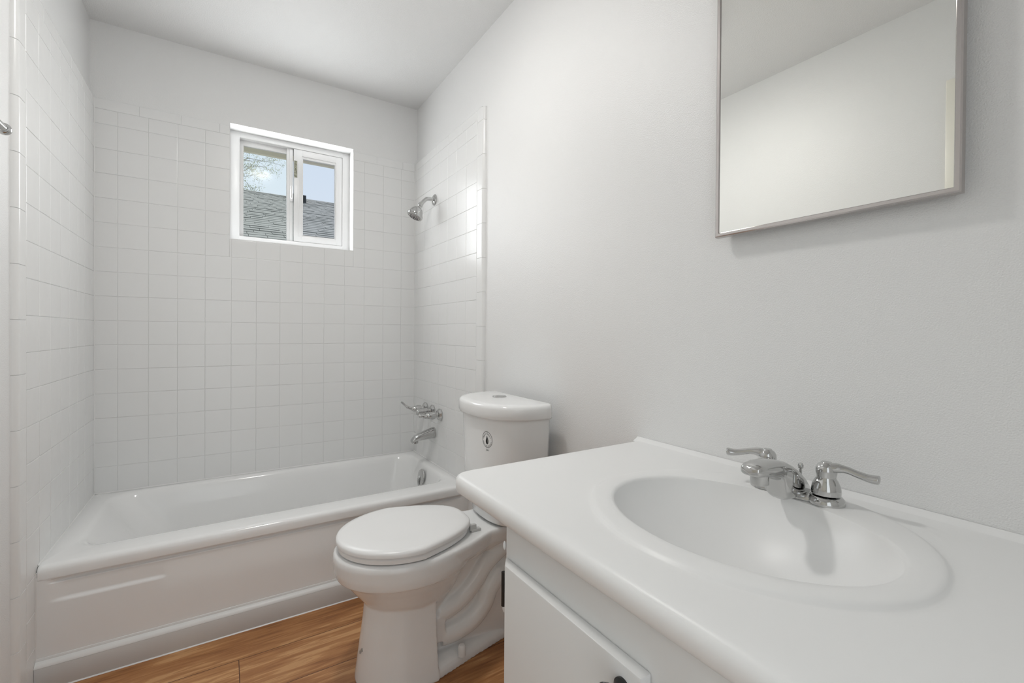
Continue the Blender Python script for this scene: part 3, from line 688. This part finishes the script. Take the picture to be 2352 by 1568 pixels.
# ------------------------------------------------------------------ towel bar on the left wall
tbw = thing('towel_bar', 'chrome towel bar on the left wall beside the tiled alcove', 'towel bar', (XL, -1.08, 1.557))
bx, bz = .040, 1.553
MB().tube([(bx, -1.10, bz), (bx, -1.55, bz)], .0095, 20).build('bar', chrome, tbw)
for y, dr in ((-1.098, 1), (-1.56, -1)):
    b = MB(); b.lathe([(.0, -.010), (.0105, -.0095), (.013, -.006), (.014, 0), (.013, .006), (.010, .009), (0, .0105)], (bx, y, bz), (0, dr, 0), 28)
    b.lathe([(.021, 0), (.021, .004), (.015, .008), (.010, .018), (.010, .05)], (XL, y, bz), (1, 0, 0), 28); b.build('post', chrome, tbw)

# ------------------------------------------------------------------ ceiling lamp (flush dome, above the picture)
cl = thing('ceiling_light', 'round white flush dome ceiling light in the middle of the room', 'lamp', (.72, -1.285, H))
LX, LY2 = .72, -1.285
MB().lathe([(.088, 0), (.088, -.074), (.084, -.078), (.083, -.070), (0, -.070)], (LX, LY2, H-.0005), n=40).build('housing', vinyl, cl)
MB().lathe([(.0825, -.072), (.080, -.080), (.066, -.090), (.045, -.097), (.02, -.101), (0, -.102)], (LX, LY2, H), n=40, cap0=False).build('diffuser', emis('lamp_glow', (1.0, .98, .95), LAMP_W/(PI*.0225)), cl)

# ------------------------------------------------------------------ outside
struct(MB().box(-12, 16, .3, 30, -.4, -.15).build('ground', grassm, smooth=False))
house = thing('neighbor_house', 'neighboring house with a grey shingle roof outside the window', 'house', (2, 5.46, -.15))
RY, RZ = 5.46, 3.235; TH = R(23); COURSE = .104
b = MB(); ncourse = 37; X_0, X_1 = -7.0, 10.0
rnd = random.Random(3)
def slope(sv): return RY - sv*math.cos(TH), RZ - sv*math.sin(TH)
nrm = Vector((0, -math.sin(TH), math.cos(TH)))
for k in range(ncourse):
    x = X_0 + rnd.uniform(-.3, 0)
    while x < X_1:
        wdt = rnd.choice((.17, .22, .28, .33)); th_ = rnd.choice((.0, .0, .004))
        y0, z0 = slope((k+1)*COURSE); y1, z1 = slope(k*COURSE - .02)
        lo0 = Vector((x, y0, z0)); hi0 = Vector((x, y1, z1)); wv = Vector((wdt-.004, 0, 0))
        a = [lo0 - nrm*.004, lo0 + wv - nrm*.002, hi0 + wv - nrm*.002, hi0 - nrm*.004]; c = [lo0 + nrm*(th_+.006), lo0 + wv + nrm*(th_+.006), hi0 + wv + nrm*.001, hi0 + nrm*.001]
        b.loft([a, c]); x += wdt
b.build('shingles', shingle, house, smooth=False)
ye, ze = slope(ncourse*COURSE)
b = MB(); b.extr([(RY, RZ-.02), (ye, ze-.02), (ye, ze-.15), (RY, RZ-.15), (2*RY-ye, ze-.15), (2*RY-ye, ze-.02)], 'x', X_0, X_1); b.build('roof_deck', shingle, house, smooth=False)
MB().box(X_0+.4, X_1-.4, ye+.45, 2*RY-ye-.45, -.15, ze+.05).build('wall', stucco, house, smooth=False)
b = MB(); b.extr([(5.0, 2.98), (5.02, 3.17), (5.34, 3.26), (5.40, 3.16)], 'x', 1.315, 1.545); b.extr([(4.93, 2.975), (4.93, 2.99), (5.42, 3.19), (5.42, 3.17)], 'x', 1.30, 1.585)
rv = b.build('roof_vent', ventm, house, smooth=False)

tree = thing('tree', 'budding tree with thin branches behind the neighboring roof', 'tree', (-1.8, 9.6, -.15))
bt = MB(); tips = []; rnd = random.Random(11)
def branch(p, d, ln_, r, depth):
    k = 6; pts = [Vector(p)]; d = Vector(d).normalized()
    for i in range(k):
        d = (d + Vector((rnd.gauss(0, .16), rnd.gauss(0, .14), rnd.gauss(0, .14)))).normalized(); pts.append(pts[-1] + d*ln_/k)
    bt.tube(pts, [lerp(r, r*.45, i/k) for i in range(k+1)], 6 if depth < 2 else 4)
    if depth >= 2: tips.extend(pts[2:])
    if depth < 4:
        for i in range((5, 5, 5, 4)[depth]):
            q = pts[rnd.randint(2, k)]; dd = (d*.8 + Vector((rnd.gauss(.1, .6), rnd.gauss(0, .5), rnd.gauss(.0, .5)))).normalized(); branch(q, dd, ln_*rnd.uniform(.42, .60), r*.36, depth+1)
bt.tube([(-1.8, 9.6, -.15), (-1.75, 9.6, 1.2), (-1.65, 9.6, 2.6)], [.2, .16, .13], 12)
branch((-1.65, 9.6, 2.5), (.62, 0, .50), 2.5, .055, 0); branch((-1.65, 9.6, 2.5), (.45, -.1, .62), 2.8, .055, 0); branch((-1.65, 9.6, 2.5), (.3, .1, .85), 2.6, .055, 0); branch((-1.65, 9.6, 2.6), (.7, -.1, .72), 2.7, .05, 0); branch((-1.65, 9.6, 2.4), (.85, .1, .55), 2.4, .05, 0); branch((-1.7, 9.6, 2.4), (-.6, .2, .8), 2.6, .06, 0)
bt.build('branches', bark, tree, ang=80)
bl = MB()
for p in tips:
    for q in range(2):
        c = p + Vector((rnd.gauss(0, .035), rnd.gauss(0, .035), rnd.gauss(0, .035))); u = Vector((rnd.gauss(0, 1), rnd.gauss(0, 1), rnd.gauss(0, 1))).normalized(); v = u.orthogonal(); s = rnd.uniform(.006, .013)
        vs = [bl.b.verts.new(c + u*s*1.4), bl.b.verts.new(c + v*s*.6), bl.b.verts.new(c - u*s*1.4), bl.b.verts.new(c - v*s*.6)]; bl.face(vs)
lv = bl.build('leaves', leafm, tree, smooth=False); lv['kind'] = 'stuff'
